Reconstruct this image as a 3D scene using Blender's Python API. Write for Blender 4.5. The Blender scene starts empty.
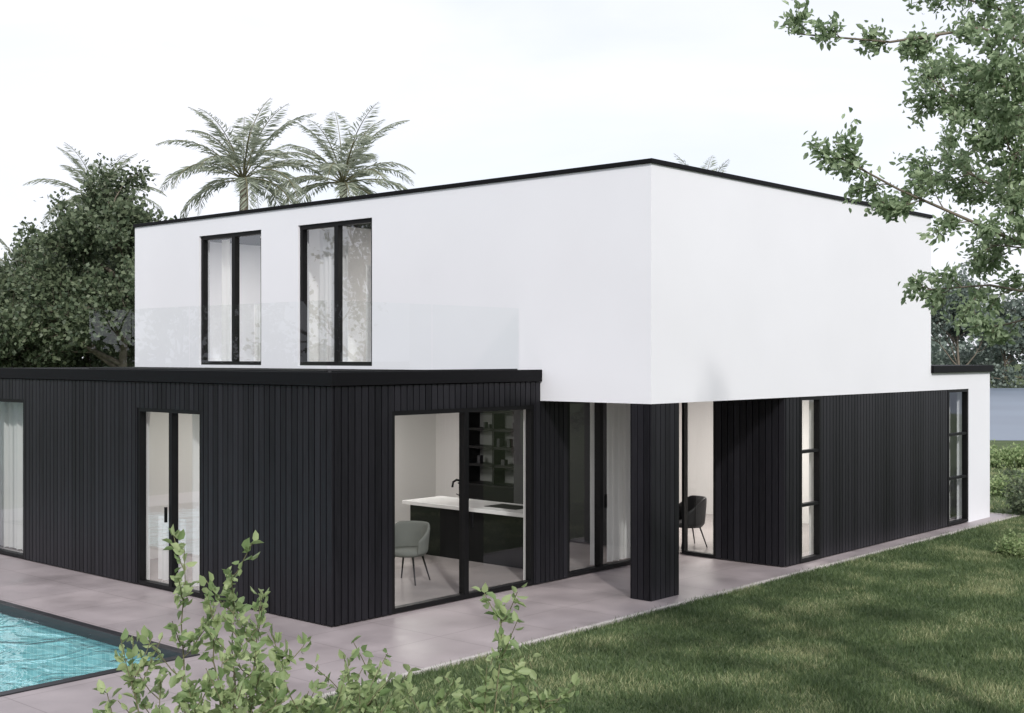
import bpy, math, random
import numpy as np
from mathutils import Vector, Matrix
random.seed(7); rng=np.random.default_rng(7)
S=bpy.context.scene
S.view_settings.view_transform='Standard'; S.view_settings.look='None'; S.view_settings.exposure=0
COL=S.collection
FW=(0.747,0.665); RT=(0.665,-0.747)
def loc(r,d,z=0.0):   # metres right / ahead of the viewpoint -> world
    return Vector((FW[0]*d+RT[0]*r, FW[1]*d+RT[1]*r, z))
# ---------------------------------------------------------------- materials
def mat(name, base=(0.5,0.5,0.5), rough=0.6, spec=0.5, noise=0.0, nscale=5.0, bump=0.0, bscale=50.0, metal=0.0, col2=None):
    m=bpy.data.materials.new(name); m.use_nodes=True; nt=m.node_tree; b=nt.nodes['Principled BSDF']
    b.inputs['Base Color'].default_value=(*base,1); b.inputs['Roughness'].default_value=rough
    b.inputs['Specular IOR Level'].default_value=spec; b.inputs['Metallic'].default_value=metal
    tc=nt.nodes.new('ShaderNodeTexCoord')
    if noise>0 or col2:
        n=nt.nodes.new('ShaderNodeTexNoise'); n.inputs['Scale'].default_value=nscale; n.inputs['Detail'].default_value=6
        nt.links.new(tc.outputs['Object'],n.inputs['Vector'])
        mx=nt.nodes.new('ShaderNodeMix'); mx.data_type='RGBA'
        rp=nt.nodes.new('ShaderNodeMapRange'); rp.inputs[1].default_value=0.3; rp.inputs[2].default_value=0.7
        nt.links.new(n.outputs['Fac'],rp.inputs[0]); nt.links.new(rp.outputs[0],mx.inputs[0])
        c2=col2 if col2 else tuple(c*(1-noise) for c in base)
        mx.inputs[6].default_value=(*base,1); mx.inputs[7].default_value=(*c2,1)
        nt.links.new(mx.outputs[2],b.inputs['Base Color'])
    if bump>0:
        n2=nt.nodes.new('ShaderNodeTexNoise'); n2.inputs['Scale'].default_value=bscale; n2.inputs['Detail'].default_value=4
        nt.links.new(tc.outputs['Object'],n2.inputs['Vector'])
        bp=nt.nodes.new('ShaderNodeBump'); bp.inputs['Strength'].default_value=bump; bp.inputs['Distance'].default_value=0.01
        nt.links.new(n2.outputs['Fac'],bp.inputs['Height']); nt.links.new(bp.outputs[0],b.inputs['Normal'])
    return m
M_white=mat('white_render',(0.81,0.815,0.85),0.8,0.2,noise=0.045,nscale=0.45,bump=0.06,bscale=60)
M_intw=mat('interior_plaster',(0.74,0.73,0.72),0.8,0.2)
M_trim=mat('black_metal_trim',(0.004,0.004,0.005),0.6,0.15)
M_frame=mat('black_frame',(0.003,0.003,0.0035),0.5,0.25)
M_roof=mat('roof_membrane',(0.012,0.012,0.013),0.8,0.1,noise=0.3,nscale=3)
M_gray=mat('grey_cabinet',(0.035,0.035,0.039),0.6,0.25)
M_dark=mat('dark_cabinet',(0.004,0.0045,0.0045),0.6,0.15)
M_green=mat('grey_panel',(0.15,0.155,0.155),0.5,0.3)
M_marble=mat('white_worktop',(0.80,0.80,0.80),0.25,0.5,noise=0.1,nscale=3)
M_floor=mat('interior_floor',(0.36,0.325,0.32),0.2,0.5,noise=0.12,nscale=2)
M_fab=mat('grey_upholstery',(0.17,0.175,0.165),0.9,0.1,bump=0.3,bscale=300)
M_steel=mat('chrome',(0.1,0.1,0.1),0.2,0.5,metal=0.8)
M_curb=mat('concrete_edging',(0.52,0.49,0.47),0.8,0.2,noise=0.2,nscale=6)
M_lake=mat('lake_water',(0.20,0.24,0.30),0.45,0.25,noise=0.25,nscale=0.05,bump=1.0,bscale=2)
M_bark=mat('bark',(0.22,0.19,0.15),0.9,0.1,noise=0.5,nscale=8,bump=0.6,bscale=25)
M_ptrunk=mat('palm_bark',(0.22,0.19,0.15),0.9,0.1,noise=0.5,nscale=5,bump=0.6,bscale=14)
M_twig=mat('green_stem',(0.20,0.19,0.11),0.8,0.2,noise=0.3,nscale=8)
def cladding():
    m=bpy.data.materials.new('black_timber_cladding'); m.use_nodes=True; nt=m.node_tree; b=nt.nodes['Principled BSDF']
    tc=nt.nodes.new('ShaderNodeTexCoord'); mp=nt.nodes.new('ShaderNodeMapping'); mp.inputs['Scale'].default_value=(14,14,0.7)
    n=nt.nodes.new('ShaderNodeTexNoise'); n.inputs['Scale'].default_value=3; n.inputs['Detail'].default_value=8; n.inputs['Roughness'].default_value=0.65
    nt.links.new(tc.outputs['Object'],mp.inputs[0]); nt.links.new(mp.outputs[0],n.inputs['Vector'])
    at=nt.nodes.new('ShaderNodeAttribute'); at.attribute_name='tint'
    ad=nt.nodes.new('ShaderNodeMath'); ad.operation='MULTIPLY_ADD'; ad.inputs[1].default_value=0.5; nt.links.new(at.outputs['Fac'],ad.inputs[0]); nt.links.new(n.outputs['Fac'],ad.inputs[2])
    cr=nt.nodes.new('ShaderNodeValToRGB'); cr.color_ramp.elements[0].position=0.35; cr.color_ramp.elements[0].color=(0.004,0.004,0.0055,1)
    cr.color_ramp.elements[1].position=1.0; cr.color_ramp.elements[1].color=(0.017,0.0165,0.0205,1)
    nt.links.new(ad.outputs[0],cr.inputs[0]); nt.links.new(cr.outputs[0],b.inputs['Base Color'])
    b.inputs['Roughness'].default_value=0.38; b.inputs['Specular IOR Level'].default_value=0.22
    bp=nt.nodes.new('ShaderNodeBump'); bp.inputs['Strength'].default_value=0.35; bp.inputs['Distance'].default_value=0.004
    nt.links.new(n.outputs['Fac'],bp.inputs['Height']); nt.links.new(bp.outputs[0],b.inputs['Normal'])
    return m
M_clad=cladding()
def glassmat(name,f0=0.05,f1=0.9,tint=(0.93,0.95,0.95),haze=0.0):
    m=bpy.data.materials.new(name); m.use_nodes=True; nt=m.node_tree; nt.nodes.clear()
    o=nt.nodes.new('ShaderNodeOutputMaterial'); t=nt.nodes.new('ShaderNodeBsdfTransparent'); t.inputs[0].default_value=(*tint,1)
    g=nt.nodes.new('ShaderNodeBsdfGlossy'); g.inputs['Roughness'].default_value=0.0; g.inputs[0].default_value=(0.95,0.97,1,1)
    lw=nt.nodes.new('ShaderNodeLayerWeight'); lw.inputs[0].default_value=0.5
    p=nt.nodes.new('ShaderNodeMath'); p.operation='POWER'; p.inputs[1].default_value=4
    a=nt.nodes.new('ShaderNodeMath'); a.operation='MULTIPLY_ADD'; a.inputs[1].default_value=f1; a.inputs[2].default_value=f0
    mx=nt.nodes.new('ShaderNodeMixShader')
    nt.links.new(lw.outputs['Facing'],p.inputs[0]); nt.links.new(p.outputs[0],a.inputs[0]); nt.links.new(a.outputs[0],mx.inputs[0])
    nt.links.new(t.outputs[0],mx.inputs[1]); nt.links.new(g.outputs[0],mx.inputs[2]); nt.links.new(mx.outputs[0],o.inputs[0])
    return m,g,nt
M_glass,_,_=glassmat('window_glass',0.06,0.85,(0.90,0.92,0.92))
M_glassr,_,_=glassmat('coated_window_glass',0.17,0.6,(0.87,0.89,0.90))
M_bal,_,_=glassmat('balustrade_glass',0.035,0.6,(0.955,0.972,0.968))
M_water,g,nt=glassmat('pool_water',0.06,0.9,(0.88,0.98,0.985))
tc=nt.nodes.new('ShaderNodeTexCoord'); n=nt.nodes.new('ShaderNodeTexNoise'); n.inputs['Scale'].default_value=1.6; n.inputs['Detail'].default_value=3; n.inputs['Distortion'].default_value=0.8
nt.links.new(tc.outputs['Object'],n.inputs['Vector']); bp=nt.nodes.new('ShaderNodeBump'); bp.inputs['Strength'].default_value=0.8; bp.inputs['Distance'].default_value=0.12
nt.links.new(n.outputs['Fac'],bp.inputs['Height']); nt.links.new(bp.outputs[0],g.inputs['Normal'])
lw=[k for k in nt.nodes if k.type=='LAYER_WEIGHT'][0]; nt.links.new(bp.outputs[0],lw.inputs['Normal'])
def curtainmat():
    m=bpy.data.materials.new('sheer_curtain'); m.use_nodes=True; nt=m.node_tree; nt.nodes.clear()
    o=nt.nodes.new('ShaderNodeOutputMaterial'); d=nt.nodes.new('ShaderNodeBsdfDiffuse'); d.inputs[0].default_value=(0.82,0.81,0.80,1)
    t=nt.nodes.new('ShaderNodeBsdfTranslucent'); t.inputs[0].default_value=(0.82,0.81,0.80,1); mx=nt.nodes.new('ShaderNodeMixShader'); mx.inputs[0].default_value=0.35
    nt.links.new(d.outputs[0],mx.inputs[1]); nt.links.new(t.outputs[0],mx.inputs[2]); nt.links.new(mx.outputs[0],o.inputs[0]); return m
M_curt=curtainmat()
def tilemat(name,c1,c2,mortar,bw,bh,ms,rough,bumpn=0.0,off=0.0,xz=False,warp=0.0):
    m=bpy.data.materials.new(name); m.use_nodes=True; nt=m.node_tree; b=nt.nodes['Principled BSDF']; b.inputs['Roughness'].default_value=rough
    tc=nt.nodes.new('ShaderNodeTexCoord'); br=nt.nodes.new('ShaderNodeTexBrick'); br.offset=off; br.squash=1
    br.inputs['Color1'].default_value=(*c1,1); br.inputs['Color2'].default_value=(*c2,1); br.inputs['Mortar'].default_value=(*mortar,1)
    br.inputs['Scale'].default_value=1; br.inputs['Brick Width'].default_value=bw; br.inputs['Row Height'].default_value=bh; br.inputs['Mortar Size'].default_value=ms
    br.inputs['Mortar Smooth'].default_value=0.2
    if xz:
        sp=nt.nodes.new('ShaderNodeSeparateXYZ'); cb=nt.nodes.new('ShaderNodeCombineXYZ'); nt.links.new(tc.outputs['Object'],sp.inputs[0])
        ad=nt.nodes.new('ShaderNodeMath'); nt.links.new(sp.outputs[0],ad.inputs[0]); nt.links.new(sp.outputs[2],ad.inputs[1])
        nt.links.new(ad.outputs[0],cb.inputs[0]); nt.links.new(sp.outputs[1],cb.inputs[1]); nt.links.new(cb.outputs[0],br.inputs['Vector'])
    else: nt.links.new(tc.outputs['Object'],br.inputs['Vector'])
    n=nt.nodes.new('ShaderNodeTexNoise'); n.inputs['Scale'].default_value=1.3; n.inputs['Detail'].default_value=8; nt.links.new(tc.outputs['Object'],n.inputs['Vector'])
    mr=nt.nodes.new('ShaderNodeMapRange'); mr.inputs[1].default_value=0.3; mr.inputs[2].default_value=0.7; mr.inputs[3].default_value=0.84; mr.inputs[4].default_value=1.1
    nt.links.new(n.outputs['Fac'],mr.inputs[0])
    mx=nt.nodes.new('ShaderNodeVectorMath'); mx.operation='SCALE'; nt.links.new(br.outputs['Color'],mx.inputs[0]); nt.links.new(mr.outputs[0],mx.inputs['Scale'])
    nt.links.new(mx.outputs[0],b.inputs['Base Color'])
    r=nt.nodes.new('ShaderNodeMapRange'); r.inputs[1].default_value=0.3; r.inputs[2].default_value=0.7; r.inputs[3].default_value=rough-.12; r.inputs[4].default_value=rough+.2
    nt.links.new(n.outputs['Fac'],r.inputs[0]); nt.links.new(r.outputs[0],b.inputs['Roughness']); return m
M_pave=tilemat('terrace_paving',(0.345,0.30,0.305),(0.32,0.28,0.285),(0.22,0.19,0.19),1.2,1.2,0.007,0.42)
M_pool=tilemat('pool_mosaic',(0.30,0.58,0.61),(0.46,0.74,0.76),(0.62,0.84,0.84),0.10,0.10,0.006,0.4,xz=True)
def leafmat(name,ca,cb,trans=0.3,cc=None):
    m=bpy.data.materials.new(name); m.use_nodes=True; nt=m.node_tree; nt.nodes.clear()
    o=nt.nodes.new('ShaderNodeOutputMaterial'); at=nt.nodes.new('ShaderNodeAttribute'); at.attribute_name='tint'
    cr=nt.nodes.new('ShaderNodeValToRGB'); cr.color_ramp.elements[0].color=(*ca,1); cr.color_ramp.elements[1].color=(*cb,1)
    if cc: e=cr.color_ramp.elements.new(0.93); e.color=(*cb,1); cr.color_ramp.elements[2].color=(*cc,1)
    nt.links.new(at.outputs['Fac'],cr.inputs[0])
    d=nt.nodes.new('ShaderNodeBsdfPrincipled'); d.inputs['Roughness'].default_value=0.5; d.inputs['Specular IOR Level'].default_value=0.4
    t=nt.nodes.new('ShaderNodeBsdfTranslucent'); mx=nt.nodes.new('ShaderNodeMixShader'); mx.inputs[0].default_value=trans
    nt.links.new(cr.outputs[0],d.inputs['Base Color']); nt.links.new(cr.outputs[0],t.inputs[0])
    nt.links.new(d.outputs[0],mx.inputs[1]); nt.links.new(t.outputs[0],mx.inputs[2]); nt.links.new(mx.outputs[0],o.inputs[0]); return m
L_near=leafmat('leaf_sage',(0.17,0.25,0.13),(0.43,0.53,0.33),0.42)
L_shrub=leafmat('leaf_shrub',(0.18,0.27,0.11),(0.43,0.51,0.26),0.42)
L_tree=leafmat('leaf_tree',(0.06,0.09,0.05),(0.18,0.22,0.13),0.3)
L_palm=leafmat('leaf_palm',(0.23,0.27,0.20),(0.48,0.51,0.41),0.4)  # aerial haze is put into this pale grey-green leaf colour
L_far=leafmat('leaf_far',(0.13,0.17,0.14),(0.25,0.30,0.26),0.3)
def grassmat():
    m=leafmat('grass_blades',(0.06,0.10,0.04),(0.17,0.23,0.10),0.3,(0.35,0.37,0.20)); nt=m.node_tree
    cr=[n for n in nt.nodes if n.type=='VALTORGB'][0]; tc=nt.nodes.new('ShaderNodeTexCoord'); n=nt.nodes.new('ShaderNodeTexNoise'); n.inputs['Scale'].default_value=0.9; n.inputs['Detail'].default_value=6
    nt.links.new(tc.outputs['Object'],n.inputs['Vector'])
    at=[k for k in nt.nodes if k.type=='ATTRIBUTE'][0]
    a=nt.nodes.new('ShaderNodeMath'); a.operation='MULTIPLY_ADD'; a.inputs[1].default_value=3.0; a.inputs[2].default_value=-1.5; nt.links.new(n.outputs['Fac'],a.inputs[0])
    b=nt.nodes.new('ShaderNodeMath'); b.operation='ADD'; nt.links.new(a.outputs[0],b.inputs[0]); nt.links.new(at.outputs['Fac'],b.inputs[1]); nt.links.new(b.outputs[0],cr.inputs[0]); return m
M_grass=grassmat()
M_soil=mat('lawn_ground',(0.07,0.10,0.045),0.95,0.05,col2=(0.11,0.13,0.07),nscale=1.5,bump=0.5,bscale=30)
# ---------------------------------------------------------------- mesh helpers
def link(o,parent=None):
    COL.objects.link(o)
    if parent: o.parent=parent
    return o
def empty(name,l=(0,0,0)):
    e=bpy.data.objects.new(name,None); e.location=l; COL.objects.link(e); return e
class Boxes:
    def __init__(s): s.v=[];s.f=[];s.t=[]
    def add(s,x0,x1,y0,y1,z0,z1,t=0.0):
        b=len(s.v); s.v+=[(x0,y0,z0),(x1,y0,z0),(x1,y1,z0),(x0,y1,z0),(x0,y0,z1),(x1,y0,z1),(x1,y1,z1),(x0,y1,z1)]
        s.f+=[tuple(b+i for i in q) for q in ((0,3,2,1),(4,5,6,7),(0,1,5,4),(1,2,6,5),(2,3,7,6),(3,0,4,7))]; s.t+=[t]*8
    def quad(s,a,b,c,d):
        k=len(s.v); s.v+=[a,b,c,d]; s.f.append((k,k+1,k+2,k+3)); s.t+=[0]*4
    def build(s,name,m,parent=None,bevel=0):
        me=bpy.data.meshes.new(name); me.from_pydata(s.v,[],s.f); me.materials.append(m)
        at=me.attributes.new('tint','FLOAT','POINT'); at.data.foreach_set('value',s.t)
        o=link(bpy.data.objects.new(name,me),parent)
        if bevel: md=o.modifiers.new('b','BEVEL'); md.width=bevel; md.segments=2
        return o
def np_mesh(name,verts,loops,starts,totals,tint,m,parent=None,smooth=False):
    me=bpy.data.meshes.new(name); me.vertices.add(len(verts)); me.vertices.foreach_set('co',np.asarray(verts,dtype=np.float32).ravel())
    me.loops.add(len(loops)); me.loops.foreach_set('vertex_index',np.asarray(loops,dtype=np.int32))
    me.polygons.add(len(starts)); me.polygons.foreach_set('loop_start',np.asarray(starts,dtype=np.int32)); 
    me.update(calc_edges=True)
    if tint is not None:
        at=me.attributes.new('tint','FLOAT','POINT'); at.data.foreach_set('value',np.asarray(tint,dtype=np.float32))
    me.materials.append(m); me.validate()
    if smooth: me.polygons.foreach_set('use_smooth',[True]*len(me.polygons))
    return link(bpy.data.objects.new(name,me),parent)
def leaves(name,P,D,size,m,parent,wid=0.3,near=False,clump=None,tint=None):
    P=np.asarray(P,dtype=float); N=len(P); D=np.asarray(D,dtype=float)
    D=D/np.maximum(np.linalg.norm(D,axis=1,keepdims=True),1e-6)
    R=rng.normal(size=(N,3)); W=np.cross(D,R); W/=np.maximum(np.linalg.norm(W,axis=1,keepdims=True),1e-6); U=np.cross(D,W)
    size=np.asarray(size).reshape(-1,1)*np.ones((N,1))
    if near: T=[(0,0,0),(-wid*.85,.3,.12),(-wid*.75,.68,.1),(0,1,-.1),(wid*.75,.68,.1),(wid*.85,.3,.12)]; F=[(0,1,2,3),(0,3,4,5)]
    else: T=[(0,0,0),(-wid,.5,.1),(0,1,-.05),(wid,.5,.1)]; F=[(0,1,2,3)]
    nv=len(T); V=np.zeros((N,nv,3))
    for i,(a,b,c) in enumerate(T): V[:,i]=P+size*(W*a+D*b+U*c)
    base=(np.arange(N)*nv)[:,None]; fl=np.array(F).ravel(); loops=(base+fl[None]).ravel()
    nf=N*len(F); starts=np.arange(nf)*4
    if tint is None: tint=rng.random(N)
    return np_mesh(name,V.reshape(-1,3),loops,starts,None,np.repeat(tint,nv),m,parent)
class Tubes:
    def __init__(s,n=6): s.v=[];s.f=[];s.n=n
    def add(s,pts,rad):
        n=s.n; b=len(s.v); pts=[Vector(p) for p in pts]
        for i,p in enumerate(pts):
            d=(pts[min(i+1,len(pts)-1)]-pts[max(i-1,0)]); d.normalize() if d.length>1e-9 else None
            a=d.cross(Vector((0.31,0.17,0.93))); 
            if a.length<1e-3: a=d.cross(Vector((1,0,0)))
            a.normalize(); c=d.cross(a)
            for k in range(n):
                t=2*math.pi*k/n; s.v.append(tuple(p+(a*math.cos(t)+c*math.sin(t))*rad[i]))
        for i in range(len(pts)-1):
            for k in range(n):
                s.f.append((b+i*n+k,b+i*n+(k+1)%n,b+(i+1)*n+(k+1)%n,b+(i+1)*n+k))
    def build(s,name,m,parent):
        me=bpy.data.meshes.new(name); me.from_pydata(s.v,[],s.f); me.materials.append(m)
        me.polygons.foreach_set('use_smooth',[True]*len(me.polygons))
        return link(bpy.data.objects.new(name,me),parent)
# ---------------------------------------------------------------- HOUSE
H=empty('modern_house')
wht=Boxes(); clad=Boxes(); back=Boxes(); intw=Boxes(); fr=Boxes(); gl=Boxes(); glr=Boxes(); trim=Boxes(); roof=Boxes(); flr=Boxes()
def pieces(a0,a1,z0,z1,ops):
    out=[]; cur=a0
    for (b0,b1,c0,c1) in sorted(ops):
        if b0>cur: out.append((cur,b0,z0,z1))
        if c0>z0+1e-3: out.append((b0,b1,z0,c0))
        if c1<z1-1e-3: out.append((b0,b1,c1,z1))
        cur=b1
    if cur<a1: out.append((cur,a1,z0,z1))
    return out
def put(B,ax,f0,f1,a0,a1,z0,z1,t=0.0):
    if ax=='u': B.add(f0,f1,a0,a1,z0,z1,t)
    else: B.add(a0,a1,f0,f1,z0,z1,t)
def cladwall(ax,fx,a0,a1,z0,z1,ops=[],pitch=0.115,b0=0.0):
    n=max(1,round((a1-a0)/pitch)); p=(a1-a0)/n
    for i in range(n):
        s=a0+i*p+0.009; e=a0+(i+1)*p-0.009
        for (q0,q1,zz0,zz1) in pieces(s,e,z0,z1,[(max(s,o[0]),min(e,o[1]),o[2],o[3]) for o in ops if o[0]<e and o[1]>s]):
            if q1-q0>0.004: put(clad,ax,fx,fx+0.03,q0,q1,zz0,zz1,random.random())
    for (q0,q1,zz0,zz1) in pieces(a0+b0,a1,z0,z1,ops):
        put(back,ax,fx+0.03,fx+0.07,q0,q1,zz0,zz1)
    for (q0,q1,zz0,zz1) in pieces(a0+.25,a1,z0,z1,ops):
        put(intw,ax,fx+0.07,fx+0.22,q0,q1,zz0,zz1)
def window(ax,fx,a0,a1,z0,z1,mull=[],hb=[],w=0.055,d=0.11,G=None):
    G=G or gl
    f0=fx+0.012; f1=f0+d
    put(fr,ax,f0,f1,a0,a1,z1-w,z1); put(fr,ax,f0,f1,a0,a1,z0,z0+w)
    put(fr,ax,f0,f1,a0,a0+w,z0+w,z1-w); put(fr,ax,f0,f1,a1-w,a1,z0+w,z1-w)
    for m in mull: put(fr,ax,f0,f1,m-w*.7,m+w*.7,z0+w,z1-w)
    for h in hb: put(fr,ax,f0+.01,f1-.01,a0+w,a1-w,h-.025,h+.025)
    g=f0+d*.5; e=0.01
    cuts=[a0+e]+sorted(mull)+[a1-e]
    for i in range(len(cuts)-1):
        g2=g+(0.02 if i%2 else 0.0)
        p=[(cuts[i],z0+e),(cuts[i+1],z0+e),(cuts[i+1],z1-e),(cuts[i],z1-e)]
        if ax=='u': G.quad(*[(g2,a,z) for a,z in p])
        else: G.quad(*[(a,g2,z) for a,z in p])
U0,V0=10.25,12.14; UW,VW=14.28,10.13; VE=23.2
opsL=[(14.96,16.6,0.02,2.64),(20.04,22.3,0.02,2.68)]
cladwall('u',U0,V0,VE,0.02,3.02,opsL,b0=.07)
window('u',U0,14.96,16.6,0.02,2.64,[15.74],G=glr); window('u',U0,20.04,22.3,0.02,2.68,[21.2])
cladwall('v',V0,U0+0.035,14.28,0.02,3.02,[(11.27,14.14,0.02,2.68)])
window('v',V0,11.27,14.14,0.02,2.68,[12.70],w=0.06)
cladwall('v',V0,14.28,14.92,0.02,2.74)
window('v',V0,14.92,17.95,0.02,2.74,[15.78,16.75],w=0.06)
cladwall('u',18.0,10.15,11.46,0.02,2.74,b0=.07)
window('u',18.0,11.46,12.14,0.02,2.74,[],w=0.05)
cladwall('v',10.15,18.035,25.47,0.02,2.74,[(18.49,19.2,0.02,2.74),(24.46,25.47,0.02,2.74)])
window('v',10.13,18.49,19.2,0.02,2.74,[],[0.95,1.83],w=0.06); window('v',10.13,24.46,25.47,0.02,2.74,[],[0.95,1.83],w=0.06)
# corner column
cx0,cx1,cy0,cy1=14.29,14.98,10.14,10.5
for k in range(6):
    w=(cx1-cx0)/6; a=cx0+k*w; clad.add(a+.007,a+w-.007,cy0,cy0+.024,0.0,2.74,random.random()); clad.add(a+.007,a+w-.007,cy1-.024,cy1,0.0,2.74,random.random())
for k in range(3):
    w=(cy1-cy0-.052)/3; a=cy0+.026+k*w; clad.add(cx0,cx0+.024,a+.006,a+w-.006,0,2.74,random.random()); clad.add(cx1-.024,cx1,a+.006,a+w-.006,0,2.74,random.random())
back.add(cx0+.026,cx1-.026,cy0+.026,cy1-.026,0,2.74)
# white upper volume
ZB,ZT=2.74,6.08
ops=[(18.93,20.9,3.24,5.75),(15.88,17.85,3.24,5.75)]
for (a0,a1,z0,z1) in pieces(VW,VE,ZB,ZT,ops): wht.add(UW,UW+.25,a0,a1,z0,z1)
wht.add(UW+.25,23.6,VW,VW+.25,ZB,ZT); wht.add(23.35,23.6,VW+.25,VE,ZB,ZT); wht.add(UW+.25,23.35,VE-.25,VE,ZB,ZT)
wht.add(UW+.25,23.35,VW+.25,VE-.25,ZB,3.0); roof.add(UW+.25,23.35,VW+.25,VE-.25,5.88,6.02)
window('u',UW+.03,18.93,20.9,3.24,5.75,[19.85],w=0.07,G=glr); window('u',UW+.03,15.88,17.85,3.24,5.75,[16.86],w=0.07,G=glr)
t=0.03
trim.add(UW-t,UW+.3,VW-t,VE+t,ZT,ZT+.065); trim.add(UW+.3,23.63,VW-t,VW+.3,ZT,ZT+.065); trim.add(23.33,23.63,VW+.3,VE+t,ZT,ZT+.065); trim.add(UW+.3,23.33,VE-.27,VE+t,ZT,ZT+.065)
trim.add(U0-.035,U0+.05,V0-.035,VE+.03,3.03,3.205); trim.add(U0+.05,UW-.002,V0-.035,V0+.05,3.03,3.205)
roof.add(U0+.05,UW-.002,V0+.05,VE,3.03,3.185)
wht.add(25.47,26.6,10.13,10.38,0.0,2.74); wht.add(26.35,26.6,10.38,VE,0.0,2.74)
wht.add(23.6,26.6,10.13,VE,2.74,3.08); trim.add(23.602,26.66,10.07,VE,3.08,3.22)
intw.add(10.47,26.35,VE-.22,VE-.02,0.02,2.74); wht.add(10.3,26.6,VE-.02,VE-.001,0.02,2.73)
flr.add(10.33,26.3,V0+.08,VE-.1,-0.02,0.03); flr.add(18.09,26.3,10.24,V0+.08,-0.02,0.03)
intw.add(10.47,14.28,12.36,VE-.22,2.93,3.02)
intw.add(10.47,26.0,18.4,18.55,0.03,2.74); intw.add(10.47,14.28,18.4,18.55,2.74,2.93)
intw.add(18.3,18.42,12.95,18.4,0.03,2.74)
intw.add(22.9,23.0,10.4,18.4,0.03,2.74)
intw.add(18.42,22.9,15.6,15.7,0.03,2.74)
intw.add(19.0,19.1,VW+.25,VE-.25,3.0,5.88); intw.add(14.53,19.0,18.3,18.4,3.0,5.88)
wht.build('white_walls',M_white,H); clad.build('timber_cladding',M_clad,H); back.build('cladding_backing',M_frame,H)
intw.build('interior_walls',M_intw,H); fr.build('window_frames',M_frame,H); gl.build('window_glazing',M_glass,H); glr.build('coated_glazing',M_glassr,H)
trim.build('roof_edge_trim',M_trim,H,0.006); roof.build('flat_roof',M_roof,H); flr.build('floor_slab',M_floor,H)
hd=Boxes()
for (ax,f,a) in (('v',V0,12.78),('u',U0,15.82),('v',V0,15.86)):
    put(hd,ax,f-.03,f+.01,a-.012,a+.012,1.0,1.22)
hd.build('door_handles',M_frame,H)
# balustrade
bal=Boxes(); cl=Boxes(); y=12.6
while y<18.4:
    e=min(y+1.55,18.5); bal.quad((10.55,y,3.19),(10.55,e-.02,3.19),(10.55,e-.02,4.13),(10.55,y,4.13)); y=e
bal.quad((10.57,12.55,3.19),(12.4,12.55,3.19),(12.4,12.55,4.13),(10.57,12.55,4.13)); bal.quad((12.42,12.55,3.19),(14.25,12.55,3.19),(14.25,12.55,4.13),(12.42,12.55,4.13))
cl.add(10.53,10.57,12.6,18.45,3.186,3.215); cl.add(10.6,14.2,12.53,12.57,3.186,3.215)
bal.build('glass_balustrade',M_bal,H); cl.build('balustrade_rail',M_frame,H)
# curtains
def curtain(ax,f,a0,a1,z0,z1,amp=0.05,wl=0.16,gather=1.0,name='curtain'):
    n=int((a1-a0)/0.02)+2; V=[];F=[]; zs=np.linspace(z0,z1,7)
    ph=random.random()*6
    for j,z in enumerate(zs):
        tt=(z-z0)/(z1-z0); g=1-(1-gather)*(1-tt)*1.0
        for i in range(n):
            a=a0+(a1-a0)*i/(n-1); o=amp*math.sin((a-a0)/wl*2*math.pi+ph+0.7*math.sin(a*5))*(0.6+0.4*math.sin(a*13))
            aa=a0+(a-a0)*g
            V.append((f+o,aa,z) if ax=='u' else (aa,f+o,z))
    for j in range(6):
        for i in range(n-1): F.append((j*n+i,j*n+i+1,(j+1)*n+i+1,(j+1)*n+i))
    me=bpy.data.meshes.new(name); me.from_pydata(V,[],F); me.materials.append(M_curt); me.polygons.foreach_set('use_smooth',[True]*len(me.polygons))
    return link(bpy.data.objects.new(name,me),H)
curtain('u',10.62,20.1,22.2,0.05,2.66); curtain('u',10.62,15.0,15.15,0.05,2.62)
curtain('u',10.62,15.3,15.7,0.05,2.62,amp=.05); curtain('u',10.60,15.85,16.55,0.05,1.0,amp=.03)
curtain('v',12.45,15.86,16.12,0.05,2.7,amp=.05,gather=.6); curtain('v',12.45,16.3,17.2,0.05,2.7)
curtain('u',14.75,17.0,17.8,3.05,5.7); curtain('u',14.75,16.0,16.55,3.05,5.0)
curtain('u',14.75,18.97,19.75,3.05,4.4); curtain('u',14.75,20.55,20.85,3.05,5.7)
curtain('v',10.5,24.5,25.4,0.05,2.7,amp=.03)
# kitchen
K=empty('kitchen_island'); b=Boxes(); b.add(14.85,15.8,12.95,15.75,0.87,0.93); b.build('worktop',M_marble,K,.004)
b=Boxes(); b.add(15.0,15.75,13.0,15.7,0.03,0.87); b.build('island_body',M_dark,K)
b=Boxes(); b.add(15.15,15.6,13.4,14.1,0.931,0.937); b.build('hob',M_frame,K)
T=Tubes(8); T.add([(15.55,15.0,.93),(15.55,15.0,1.2),(15.5,15.0,1.27),(15.42,15.0,1.29),(15.34,15.0,1.26),(15.32,15.0,1.17)],[.02]*6); T.add([(15.55,15.03,1.0),(15.55,15.13,1.03)],[.01,.008]); T.build('tap',M_frame,K)
C=empty('kitchen_cupboard'); b=Boxes()
for k in range(4): b.add(17.7,18.29,13.0+k*.68,13.0+k*.68+.672,0.06,2.7)
b.build('tall_doors',M_gray,C)
b=Boxes(); b.add(18.27,18.295,15.74,17.2,0.93,2.7); b.build('back_panel',M_green,C)
b=Boxes(); b.add(17.75,18.29,15.74,17.2,0.05,0.9); b.build('base_units',M_dark,C)
b=Boxes(); b.add(17.72,18.29,15.74,17.2,0.9,0.93); b.build('counter',M_frame,C)
b=Boxes()
for z in (1.25,1.6,1.95,2.3): b.add(17.95,18.27,15.76,17.15,z,z+.05)
for yy in (15.76,16.45,17.12): b.add(17.95,18.27,yy,yy+.05,0.93,2.35)
b.build('open_shelves',M_frame,C)
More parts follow.
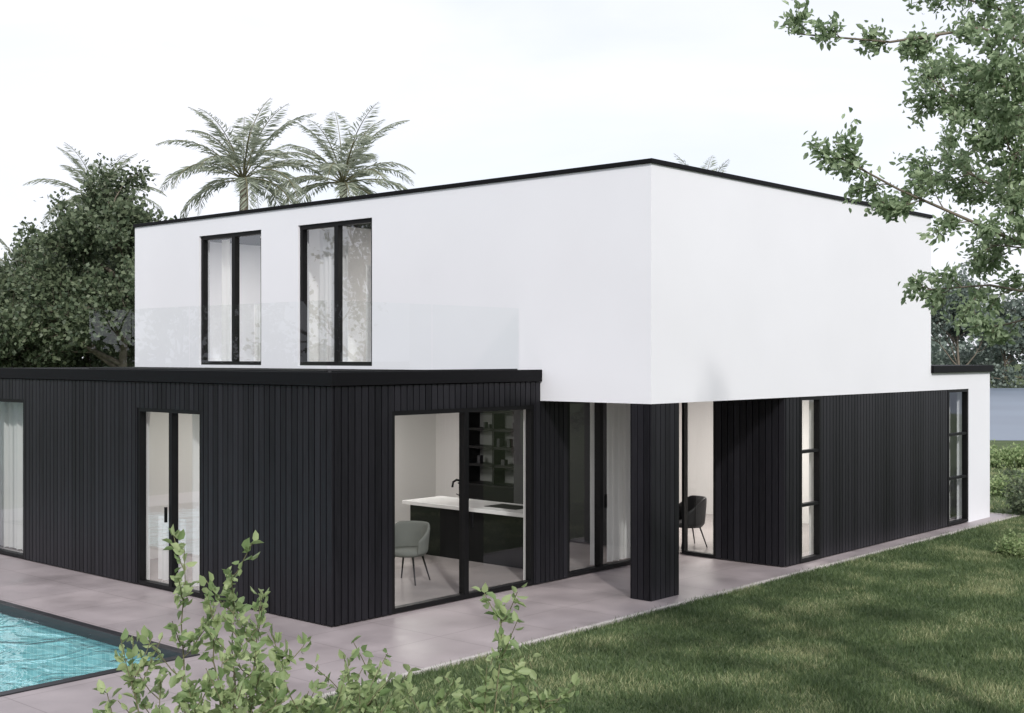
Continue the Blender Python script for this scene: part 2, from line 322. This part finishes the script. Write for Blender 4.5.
b=Boxes()
for i in range(9):
    z=random.choice((1.3,1.65,2.0)); yy=15.85+i*.13; b.add(18.02,18.12,yy,yy+random.uniform(.03,.09),z,z+random.uniform(.06,.18))
b.build('shelf_items',M_gray,C)
def tub_chair(name,l,rot,m,hs=0.45,hb=0.84):
    E=empty(name,l); E.rotation_euler=(0,0,rot); V=[];F=[]; n=22; rows=5
    for j in range(rows):
        z=hs-.04+(hb-hs+.04)*j/(rows-1)
        for i in range(n):
            a=math.radians(-125+250*i/(n-1)); fall=max(0,(abs(a)-1.0)/1.2); zz=hs-.04+(z-hs+.04)*(1-.55*min(1,fall)); r=0.27+.04*j/(rows-1)
            V.append((-math.cos(a)*r,math.sin(a)*r,zz))
    for j in range(rows-1):
        for i in range(n-1): F.append((j*n+i,j*n+i+1,(j+1)*n+i+1,(j+1)*n+i))
    me=bpy.data.meshes.new('backrest'); me.from_pydata(V,[],F); me.materials.append(m); me.polygons.foreach_set('use_smooth',[True]*len(me.polygons)); o=link(bpy.data.objects.new('backrest',me),E)
    s=o.modifiers.new('s','SOLIDIFY'); s.thickness=.05; s.offset=0; o.modifiers.new('d','SUBSURF').levels=1
    V=[];F=[]
    prof=[(0.0,hs-.07),(.24,hs-.07),(.27,hs-.04),(.27,hs),(.24,hs+.03),(0,hs+.04)]
    for r,z in prof:
        for i in range(20): t=2*math.pi*i/20; V.append((r*math.cos(t),r*math.sin(t),z))
    for j in range(5):
        for i in range(20): F.append((j*20+i,j*20+(i+1)%20,(j+1)*20+(i+1)%20,(j+1)*20+i))
    me=bpy.data.meshes.new('seat'); me.from_pydata(V,[],F); me.materials.append(m); me.polygons.foreach_set('use_smooth',[True]*len(me.polygons)); link(bpy.data.objects.new('seat',me),E)
    T=Tubes(8)
    for sx in (-1,1):
        for sy in (-1,1): T.add([(sx*.15,sy*.15,hs-.06),(sx*.25,sy*.24,0)],[.016,.01])
    T.build('legs',M_frame,E); return E
tub_chair('dining_chair',(13.0,13.65,.03),math.radians(200),M_fab,.47,.88)
M_blk=mat('black_leather',(0.015,0.015,0.016),0.5,0.4)
tub_chair('armchair',(18.75,12.5,.03),math.radians(150),M_blk,0.42,.88)
E=empty('side_table',(19.2,12.0,.03)); T=Tubes(6)
for k in range(12):
    a=k*math.pi/6; T.add([(.2*math.cos(a),.2*math.sin(a),.42),(.2*math.cos(a+.5),.2*math.sin(a+.5),0)],[.006,.006])
for z in (0.005,.42): T.add([(.2*math.cos(k*math.pi/12),.2*math.sin(k*math.pi/12),z) for k in range(25)],[.008]*25)
T.add([(0,0,.42),(0,0,.44)],[.22,.22]); T.add([(0,0,.44),(0,0,.4401)],[.22,.001]); T.build('wire_frame',M_frame,E)
E=empty('bed',(17.5,19.6,3.0)); b=Boxes(); b.add(-1,1,-.8,.8,.12,.35); b.build('base',M_gray,E,.02); b=Boxes(); b.add(-.98,1,-.78,.78,.351,.6); b.build('mattress',M_curt,E,.05); b=Boxes(); b.add(1.0,1.1,-.9,.9,.1,1.2); b.build('headboard',M_dark,E,.02)
E=empty('bookcase',(18.6,21.0,3.0)); b=Boxes()
for z in (0.02,.5,1.0,1.5,2.0,2.4): b.add(0,.38,-2.4,1.6,z,z+.05)
for yy in (-2.4,-1.4,-.4,.6,1.55): b.add(0.002,.378,yy,yy+.05,.03,2.42)
b.build('frame',M_frame,E)
# lit ceiling lamps downstairs; upstairs ones are fill added to brighten the windows
M_em=bpy.data.materials.new('lamp_or_fill_panel'); M_em.use_nodes=True; bb=M_em.node_tree.nodes['Principled BSDF']; bb.inputs['Emission Color'].default_value=(1,.93,.84,1); bb.inputs['Emission Strength'].default_value=2.5
def ceil_lamp_or_fill(x,y,z,sx,sy,W):
    E=empty('ceiling_lamp_or_fill',(x,y,z)); b=Boxes(); b.add(-sx/2,sx/2,-sy/2,sy/2,-.03,-.002); b.build('diffuser',M_em,E)
    l=bpy.data.lights.new('lamp_or_fill','AREA'); l.shape='RECTANGLE'; l.size=sx; l.size_y=sy; l.energy=W; l.color=(1,.95,.90); o=bpy.data.objects.new('lamp_or_fill',l); link(o,E); o.location=(0,0,-.04)
ceil_lamp_or_fill(12.6,16.2,2.93,1.2,1.2,60); ceil_lamp_or_fill(15.6,16.6,2.74,1.0,1.0,60); ceil_lamp_or_fill(20.6,12.8,2.74,1.6,1.4,140)
ceil_lamp_or_fill(17,15.5,5.88,1.4,1.6,90); ceil_lamp_or_fill(16.6,20.3,5.88,1.4,1.6,90)  # upstairs pair: added fill lights, only there to brighten these rooms
# ---------------------------------------------------------------- GROUND
PX0,PX1,PY0,PY1=1.5,8.32,12.16,25.0
def ringsheet(name,x0,x1,y0,y1,z,m):
    b=Boxes()
    for (a0,a1,c0,c1) in ((x0,PX0,y0,y1),(PX1,x1,y0,y1),(PX0,PX1,y0,PY0),(PX0,PX1,PY1,y1)): b.quad((a0,c0,z),(a1,c0,z),(a1,c1,z),(a0,c1,z))
    return b.build(name,m)
ringsheet('ground',-600,600,-600,600,-0.03,M_soil)
ringsheet('terrace_paving',-8,27.2,9.8,27,0.0,M_pave)
b=Boxes(); b.add(-8,27.2,9.73,9.799,-0.05,0.012); b.add(27.201,27.27,9.73,27,-0.05,.012); b.build('lawn_edging_kerb',M_curb)
P=empty('swimming_pool'); b=Boxes(); c=0.13
b.add(PX1-c,PX1,PY0,PY1,-.12,.015); b.add(PX0,PX0+c,PY0,PY1,-.12,.015); b.add(PX0+c,PX1-c,PY0,PY0+c,-.12,.015); b.add(PX0+c,PX1-c,PY1-c,PY1,-.12,.015)
b.build('coping',mat('dark_coping',(0.02,0.02,0.023),.4,.4,noise=.3,nscale=4),P,.005)
b=Boxes(); i0,i1,j0,j1=PX0+.05,PX1-.05,PY0+.05,PY1-.05; zb=-1.25
b.quad((i0,j0,zb),(i1,j0,zb),(i1,j1,zb),(i0,j1,zb)); b.quad((i1,j0,zb),(i1,j1,zb),(i1,j1,0),(i1,j0,0)); b.quad((i0,j0,zb),(i0,j0,0),(i0,j1,0),(i0,j1,zb)); b.quad((i0,j1,zb),(i0,j1,0),(i1,j1,0),(i1,j1,zb)); b.quad((i0,j0,zb),(i1,j0,zb),(i1,j0,0),(i0,j0,0))
b.build('basin',M_pool,P)
b=Boxes(); b.quad((i0,j0,-.05),(i1,j0,-.05),(i1,j1,-.05),(i0,j1,-.05)); b.build('water',M_water,P)
def grass(name,x,y,h,w,zb=-0.03):
    N=len(x); a=rng.random(N)*2*np.pi; V=np.zeros((N,3,3)); base=np.stack([x,y,np.full(N,zb)],1)
    dx=np.stack([np.cos(a),np.sin(a),np.zeros(N)],1)*w[:,None]
    lean=rng.normal(size=(N,2))*0.45; tip=np.stack([lean[:,0]*h,lean[:,1]*h,h],1)
    V[:,0]=base-dx; V[:,1]=base+dx; V[:,2]=base+tip
    return np_mesh(name,V.reshape(-1,3),np.arange(N*3),np.arange(N)*3,None,np.repeat(rng.random(N),3),M_grass)
N=650000
x=rng.uniform(3,30,N); y=rng.uniform(-0.5,9.73,N); k=(y>0.354*x-2.2)&(y<0.9*x+6)
x=x[k];y=y[k]
hump=np.zeros(len(x))
for i in range(10):
    a=rng.random()*6.28; f=rng.uniform(1.5,9); hump+=np.sin((x*np.cos(a)+y*np.sin(a))*f+rng.random()*6)/np.sqrt(f)
hump=np.clip(.5+hump*.22,0,1.3)
grass('lawn_grass',x,y,rng.uniform(.03,.06,len(x))*(0.7+.9*hump),rng.uniform(.004,.008,len(x)))
# stray blades and dropped tufts breaking the clean kerb line
N=5000; x=rng.uniform(4,27,N); y=9.73+rng.normal(size=N)*.05-.03; grass('edge_grass',x,y,rng.uniform(.04,.09,N),rng.uniform(.004,.007,N))
N=40000; x=rng.uniform(27.3,46,N); y=rng.uniform(5,22,N); grass('lawn_grass',x,y,rng.uniform(.05,.09,N),rng.uniform(.01,.02,N))
# lake beyond the garden on the right
b=Boxes(); b.quad(tuple(loc(9,52,-.02)),tuple(loc(90,46,-.02)),tuple(loc(160,138,-.02)),tuple(loc(20,136,-.02))); b.build('lake_water',M_lake)
# ---------------------------------------------------------------- TREES
def rvec(s=1.0): return Vector((random.gauss(0,s),random.gauss(0,s),random.gauss(0,s)))
def grow(T,tw,start,d,L,r,level,maxl,nch,spread,jit=0.18,up=0.05,seg=5):
    pts=[Vector(start)]; dd=Vector(d).normalized()
    for i in range(seg):
        dd=(dd+rvec(jit*.5)+Vector((0,0,up))).normalized(); pts.append(pts[-1]+dd*L/seg)
    T.add(pts,[max(.002,r*(1-.75*i/seg)) for i in range(seg+1)])
    if level>=maxl:
        tw.append(pts); return
    if level>=maxl-1: tw.append(pts[seg//2:])
    for c in range(nch[level]):
        t=random.uniform(.3,1.0) if level>0 else random.uniform(.35,1.0)
        i=min(seg-1,int(t*seg)); p=pts[i].lerp(pts[i+1],t*seg-i)
        ax=(pts[i+1]-pts[i]).normalized(); side=ax.cross(rvec()).normalized()
        nd=(ax*math.cos(spread)+side*math.sin(spread)).normalized()
        grow(T,tw,p,nd,L*random.uniform(.45,.68),r*.5*(1-.4*t),level+1,maxl,nch,spread,jit,up,max(3,seg-1))
def twig_leaves(tw,per,sd):
    P=[];D=[]
    for pts in tw:
        for _ in range(per):
            t=random.random()*(len(pts)-1); i=min(len(pts)-2,int(t)); p=pts[i].lerp(pts[i+1],t-i); ax=(pts[i+1]-pts[i]).normalized()
            P.append(tuple(p+rvec(sd))); D.append(tuple(ax*.6+rvec(.6)+Vector((0,0,-.1))))
    return P,D
def tree(name,l,h,cr,nl,ls,lm,nch=(9,6,5),seedv=1,per=None,trunk=.35):
    random.seed(seedv); E=empty(name,l); T=Tubes(7); tw=[]
    pts=[Vector((0,0,-.1))]
    for i in range(6): pts.append(pts[-1]+Vector((random.gauss(0,.1),random.gauss(0,.1),h*.72/6)))
    T.add(pts,[h*.022*(1-.11*i) for i in range(7)])
    for c in range(nch[0]):
        t=random.uniform(trunk,1); k=t*6; i=min(5,int(k)); p=pts[i].lerp(pts[i+1],k-i); a=c*2.4+random.uniform(-.4,.4)
        el=random.uniform(.1,.7)+ (t-trunk)*.7
        L=cr*(1.0-.35*max(0,t-.6)/.4)*random.uniform(.7,1.05)
        grow(T,tw,p,(math.cos(a)*math.cos(el),math.sin(a)*math.cos(el),math.sin(el)),L,h*.010,1,3,nch,.75,.3,.05)
    T.build('trunk_and_limbs',M_bark,E)
    per=max(1,int(nl/len(tw))); P,D=twig_leaves(tw,per,ls*.9)
    leaves('foliage',P,D,rng.uniform(.7,1.3,len(P))*ls,lm,E,wid=.38)
    return E
def palm(name,l,h,L,seedv,nf=24):
    random.seed(seedv); E=empty(name,l); T=Tubes(9); pts=[]; lean=random.gauss(0,.03)
    for i in range(14): pts.append(Vector((lean*i*i*.05,random.gauss(0,.01),h*i/13-.1)))
    T.add(pts,[(.20-.06*i/13)*(1+.06*(i%2)) for i in range(14)]); T.build('trunk',M_ptrunk,E)
    top=pts[-1]; R=Tubes(4); P=[];D=[];Z=[]
    for f in range(nf):
        a=f*2.399+random.uniform(-.2,.2); el=math.radians(80-88*(f/nf)+random.uniform(-8,8)); LL=L*random.uniform(.9,1.15)
        p=top.copy(); n=14; fp=[p.copy()]; e=el
        for i in range(n):
            e-= (0.04+.085*math.cos(max(-.5,min(1.4,el))))*(.3+1.5*i/n); p=p+Vector((math.cos(a)*math.cos(e),math.sin(a)*math.cos(e),math.sin(e)))*LL/n; fp.append(p.copy())
        R.add(fp,[.028*(1-.85*i/n)+.004 for i in range(n+1)])
        sd=Vector((-math.sin(a),math.cos(a),0))
        m=52
        for k in range(m):
            t=.15+.85*k/m; q=t*n; i=min(n-1,int(q)); pp=fp[i].lerp(fp[i+1],q-i); ax=(fp[i+1]-fp[i]).normalized()
            ll=LL*.20*math.sin(math.pi*min(1,.15+.85*t))**.6*random.uniform(.85,1.1)
            for s in (-1,1):
                P.append(tuple(pp)); D.append(tuple(sd*s*.8+ax*.65+Vector((0,0,-.28+random.gauss(0,.08)))+rvec(.04))); Z.append(max(.12,ll))
    R.build('frond_stems',M_twig,E); leaves('fronds',P,D,Z,L_palm,E,wid=.045)
def bg(px,d): return loc((px-512)/1256*d,d)
palm('palm_tree',bg(243,44),9.7,3.3,3); palm('palm_tree',bg(349,46),9.8,3.3,5)
palm('palm_tree',bg(98,54),9.9,3.1,8); palm('palm_tree',bg(30,52),6.3,2.8,9); palm('palm_tree',bg(708,52),9.4,2.6,11)
tree('broadleaf_tree',bg(125,42),9.4,3.3,32000,.17,L_tree,(18,7,5),21)
tree('broadleaf_tree',bg(78,46),8.8,3.4,24000,.17,L_tree,(16,7,5),22)
tree('broadleaf_tree',bg(42,47),6.9,3.0,18000,.17,L_tree,(14,7,5),26)
tree('broadleaf_tree',bg(-5,44),5.8,3.0,16000,.16,L_tree,(14,6,5),23,trunk=.2)
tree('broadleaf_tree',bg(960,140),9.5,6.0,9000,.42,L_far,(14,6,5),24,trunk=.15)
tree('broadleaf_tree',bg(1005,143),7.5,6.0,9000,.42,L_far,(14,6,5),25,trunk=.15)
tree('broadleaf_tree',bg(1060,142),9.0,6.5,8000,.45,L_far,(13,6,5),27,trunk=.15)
for i,(x,y,h,c,sd,nl,tr) in enumerate(((4.2,-2.6,9.0,2.6,31,6000,.35),(10.5,-4.5,8.5,3.0,32,5000,.35),(-6,-7,9,3.5,34,5000,.35),(-4,17,9,3.0,35,7000,.3),(-1,25,8,3.2,36,7000,.3),(1.5,31,8.5,3.2,37,7000,.3),(-3,-14,10,4,38,5000,.35),(17,-2.5,7.5,2.8,33,5000,.35),(23,-3,9.5,3.2,39,5000,.3),(30,-2,8,3.2,40,5000,.3))):
    tree('broadleaf_tree',(x,y,0),h,c,nl,.17,L_tree,(11,5,4),sd,trunk=tr)
# overhanging tree at the right
random.seed(41); E=empty('overhanging_tree'); T=Tubes(6); tw=[]
def R9(px,py,d=9.0): s=1256/d; return loc((px-512)/s,d,3.4+(356.5-py)/s)
base=loc(5.2,9.2,0); 
tr=[base+Vector((0,0,-.1)),base+Vector((.05,0,1.5)),base+Vector((0,.1,3)),base+Vector((-.05,.1,4.5)),base+Vector((0,0,6)),base+Vector((.1,0,7.6))]
T.add(tr,[.17,.15,.13,.11,.08,.03])
def limb(pts,r0,nch,seg=4,lo=.2,ln=(.2,.42)):
    T.add(pts,[r0*(1-.85*i/(len(pts)-1))+.003 for i in range(len(pts))])
    for c in range(nch):
        t=(lo+(1-lo)*(c+random.random())/nch)*(len(pts)-1); i=min(len(pts)-2,int(t)); p=pts[i].lerp(pts[i+1],t-i); ax=(pts[i+1]-pts[i]).normalized()
        sd=ax.cross(rvec()).normalized(); nd=ax*.75+sd*.65
        grow(T,tw,p,nd,random.uniform(*ln),.005,2,3,(0,0,4),.8,.3,-.02,4)
    tw.append(pts[len(pts)//2:])
limb([tr[3],R9(1080,60),R9(980,28,8.8),R9(890,42,8.6),R9(800,34,8.5)],.014,9,ln=(.12,.25))
limb([tr[3],R9(1060,40,9.5),R9(1000,10,9.6),R9(940,-10,9.6)],.016,10)
limb([tr[3],R9(1060,150,9.2),R9(985,120,9.3),R9(930,80,9.4)],.016,17)
limb([tr[2],R9(1080,270,8.6),R9(980,225,8.5),R9(900,190,8.4),R9(835,155,8.3)],.014,13,ln=(.14,.28))
limb([tr[2],R9(1070,300,9.6),R9(990,285,9.7),R9(925,290,9.7)],.012,9,ln=(.15,.27))
limb([tr[2],R9(1080,320,9.0),R9(1030,318,9.0),R9(985,330,9.0)],.010,4,ln=(.12,.2))
limb([tr[3],R9(1070,190,10.0),R9(1000,190,10.1),R9(945,160,10.2)],.016,17)
limb([tr[4],R9(1090,0,9.5),R9(1030,-60,9.5),R9(960,-120,9.5)],.03,12)
limb([tr[3],R9(1040,100,8.2),R9(990,70,8.0)],.012,14)
limb([tr[2],R9(1050,250,10.2),R9(990,245,10.3)],.012,10)
limb([tr[3],R9(1060,210,9.4),R9(1010,150,9.3),R9(985,90,9.3)],.012,14)
for c in range(9):
    a=c*.7; grow(T,tw,tr[4]+Vector((0,0,random.uniform(-1,1.4))),(math.cos(a),math.sin(a),.5),1.5,.03,1,3,(0,6,5),.75,.3,.03)
T.build('trunk_and_branches',M_bark,E); P,D=twig_leaves(tw,27,.032); leaves('foliage',P,D,rng.uniform(.032,.068,len(P)),L_near,E,wid=.29,near=True)
def shrub(name,l,tips,seedv,per=15,ls=(.04,.082)):
    random.seed(seedv); E=empty(name,l); T=Tubes(5); tw=[]
    for (dx,dy,z) in tips:
        a=Vector((random.gauss(0,.12),random.gauss(0,.12),-.03)); e=Vector((dx,dy,z)); mid=a.lerp(e,.55)+Vector((random.gauss(0,.06),random.gauss(0,.06),.12))
        pts=[a.lerp(mid,t)*(1-t)+mid.lerp(e,t)*t for t in [i/10 for i in range(11)]]; pts=[p+rvec(.012) for p in pts]
        T.add(pts,[.010*(1-.8*i/10) for i in range(11)]); tw.append(pts[5:]); tw.append(pts[8:])
        for c in range(8):
            t=random.uniform(4,9.8); i=int(t); p=pts[i].lerp(pts[i+1],t-i); ax=(pts[i+1]-pts[i]).normalized(); nd=ax*.6+ax.cross(rvec()).normalized()*.8
            q=[p,p+nd*.08,p+nd*.15+Vector((0,0,.03)),p+nd*random.uniform(.16,.30)+Vector((0,0,.06))]; T.add(q,[.0035,.003,.0025,.002]); tw.append(q)
    T.build('stems',M_twig,E); P,D=twig_leaves(tw,per,.012); leaves('leaves',P,D,rng.uniform(ls[0],ls[1],len(P)),L_shrub,E,wid=.32,near=True)
def tipset(c,lst):
    return [tuple(R9(px,py,dd)-c) for px,py,dd in lst]
c=loc(-1.6,6.6); shrub('garden_shrub',c,tipset(c,[(180,545,6.6),(205,590,6.3),(262,592,6.9),(232,572,6.6),(225,660,6.2),(285,650,6.7),(120,640,6.5),(105,690,6.3),(160,680,6.9),(255,650,6.4),(190,690,6.2),(310,690,6.4),(240,690,6.0),(275,700,6.1)]),51)
c=loc(-.8,6.8); shrub('garden_shrub',c,tipset(c,[(345,664,6.8),(375,668,6.9),(400,700,6.6),(330,705,6.5),(440,700,6.8),(360,690,6.4)]),52)
c=loc(-.1,7.0); shrub('garden_shrub',c,tipset(c,[(505,603,7.0),(520,650,7.1),(488,665,6.9),(470,697,7.0),(545,695,6.9)]),53)
def bush(name,l,r,h,nl,ls,seedv,lm):
    random.seed(seedv); E=empty(name,l); T=Tubes(5); tw=[]
    for i in range(14):
        a=i*2.4; grow(T,tw,(0,0,-.03),(math.cos(a)*r,math.sin(a)*r,h*random.uniform(.5,1)),math.hypot(r,h)*random.uniform(.5,.8),.015,1,3,(0,5,4),.6,.3,.05,4)
    T.build('stems',M_bark,E); P,D=twig_leaves(tw,max(1,nl//len(tw)),ls); leaves('leaves',P,D,rng.uniform(.7,1.3,len(P))*ls,lm,E,wid=.35)
bush('shrub',bg(1018,31),.6,.4,5000,.08,61,L_shrub); bush('shrub',bg(1045,27),.8,.6,5000,.08,62,L_tree); bush('shrub',bg(1008,39),.7,.4,5000,.09,63,L_shrub)
bush('shrub',bg(1016,21.5),.3,.2,2000,.06,65,L_shrub)
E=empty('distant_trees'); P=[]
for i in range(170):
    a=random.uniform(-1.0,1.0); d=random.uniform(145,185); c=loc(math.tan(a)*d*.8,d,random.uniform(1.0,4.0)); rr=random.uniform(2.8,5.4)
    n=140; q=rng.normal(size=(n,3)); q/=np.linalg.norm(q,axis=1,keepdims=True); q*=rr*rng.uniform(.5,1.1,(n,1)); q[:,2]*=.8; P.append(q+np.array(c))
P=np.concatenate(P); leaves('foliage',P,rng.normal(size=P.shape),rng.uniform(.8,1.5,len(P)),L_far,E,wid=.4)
# ---------------------------------------------------------------- LIGHT
el=math.radians(36); sx,sy=-.60,-.80
sd=Vector((sx*math.cos(el),sy*math.cos(el),math.sin(el)))
L=bpy.data.lights.new('sun','SUN'); L.energy=2.75; L.angle=math.radians(2.5); L.color=(1,.965,.925); o=bpy.data.objects.new('sun',L); COL.objects.link(o); o.rotation_euler=sd.to_track_quat('Z','Y').to_euler()
W=bpy.data.worlds.new('World'); S.world=W; W.use_nodes=True; nt=W.node_tree; bgd=nt.nodes['Background']
sk=nt.nodes.new('ShaderNodeTexSky'); sk.sky_type='NISHITA'; sk.sun_disc=False; sk.sun_elevation=el; sk.sun_rotation=math.atan2(sx,sy); sk.dust_density=1.5; sk.air_density=1.0
tc=nt.nodes.new('ShaderNodeTexCoord'); mp=nt.nodes.new('ShaderNodeMapping'); mp.inputs['Scale'].default_value=(1,1,2.6); mp.inputs['Location'].default_value=(.4,.2,0)
n=nt.nodes.new('ShaderNodeTexNoise'); n.inputs['Scale'].default_value=2.4; n.inputs['Detail'].default_value=8; n.inputs['Distortion'].default_value=.5
nt.links.new(tc.outputs['Generated'],mp.inputs[0]); nt.links.new(mp.outputs[0],n.inputs['Vector'])
mr=nt.nodes.new('ShaderNodeMapRange'); mr.inputs[1].default_value=.35; mr.inputs[2].default_value=.62; mr.inputs[3].default_value=.76; mr.inputs[4].default_value=.99; nt.links.new(n.outputs['Fac'],mr.inputs[0])
mx=nt.nodes.new('ShaderNodeMix'); mx.data_type='RGBA'; nt.links.new(mr.outputs[0],mx.inputs[0]); nt.links.new(sk.outputs[0],mx.inputs[6]); mx.inputs[7].default_value=(8.25,8.35,9.0,1)
nt.links.new(mx.outputs[2],bgd.inputs[0]); bgd.inputs['Strength'].default_value=.13
# ---------------------------------------------------------------- CAMERA
cam=bpy.data.cameras.new('camera'); cam.lens=36*1256/1024; cam.sensor_width=36; cam.clip_end=2000; cam.clip_start=.05
co=bpy.data.objects.new('camera',cam); COL.objects.link(co); co.location=(0,0,3.4); co.rotation_euler=(math.radians(90),0,-math.atan2(FW[0],FW[1])); S.camera=co
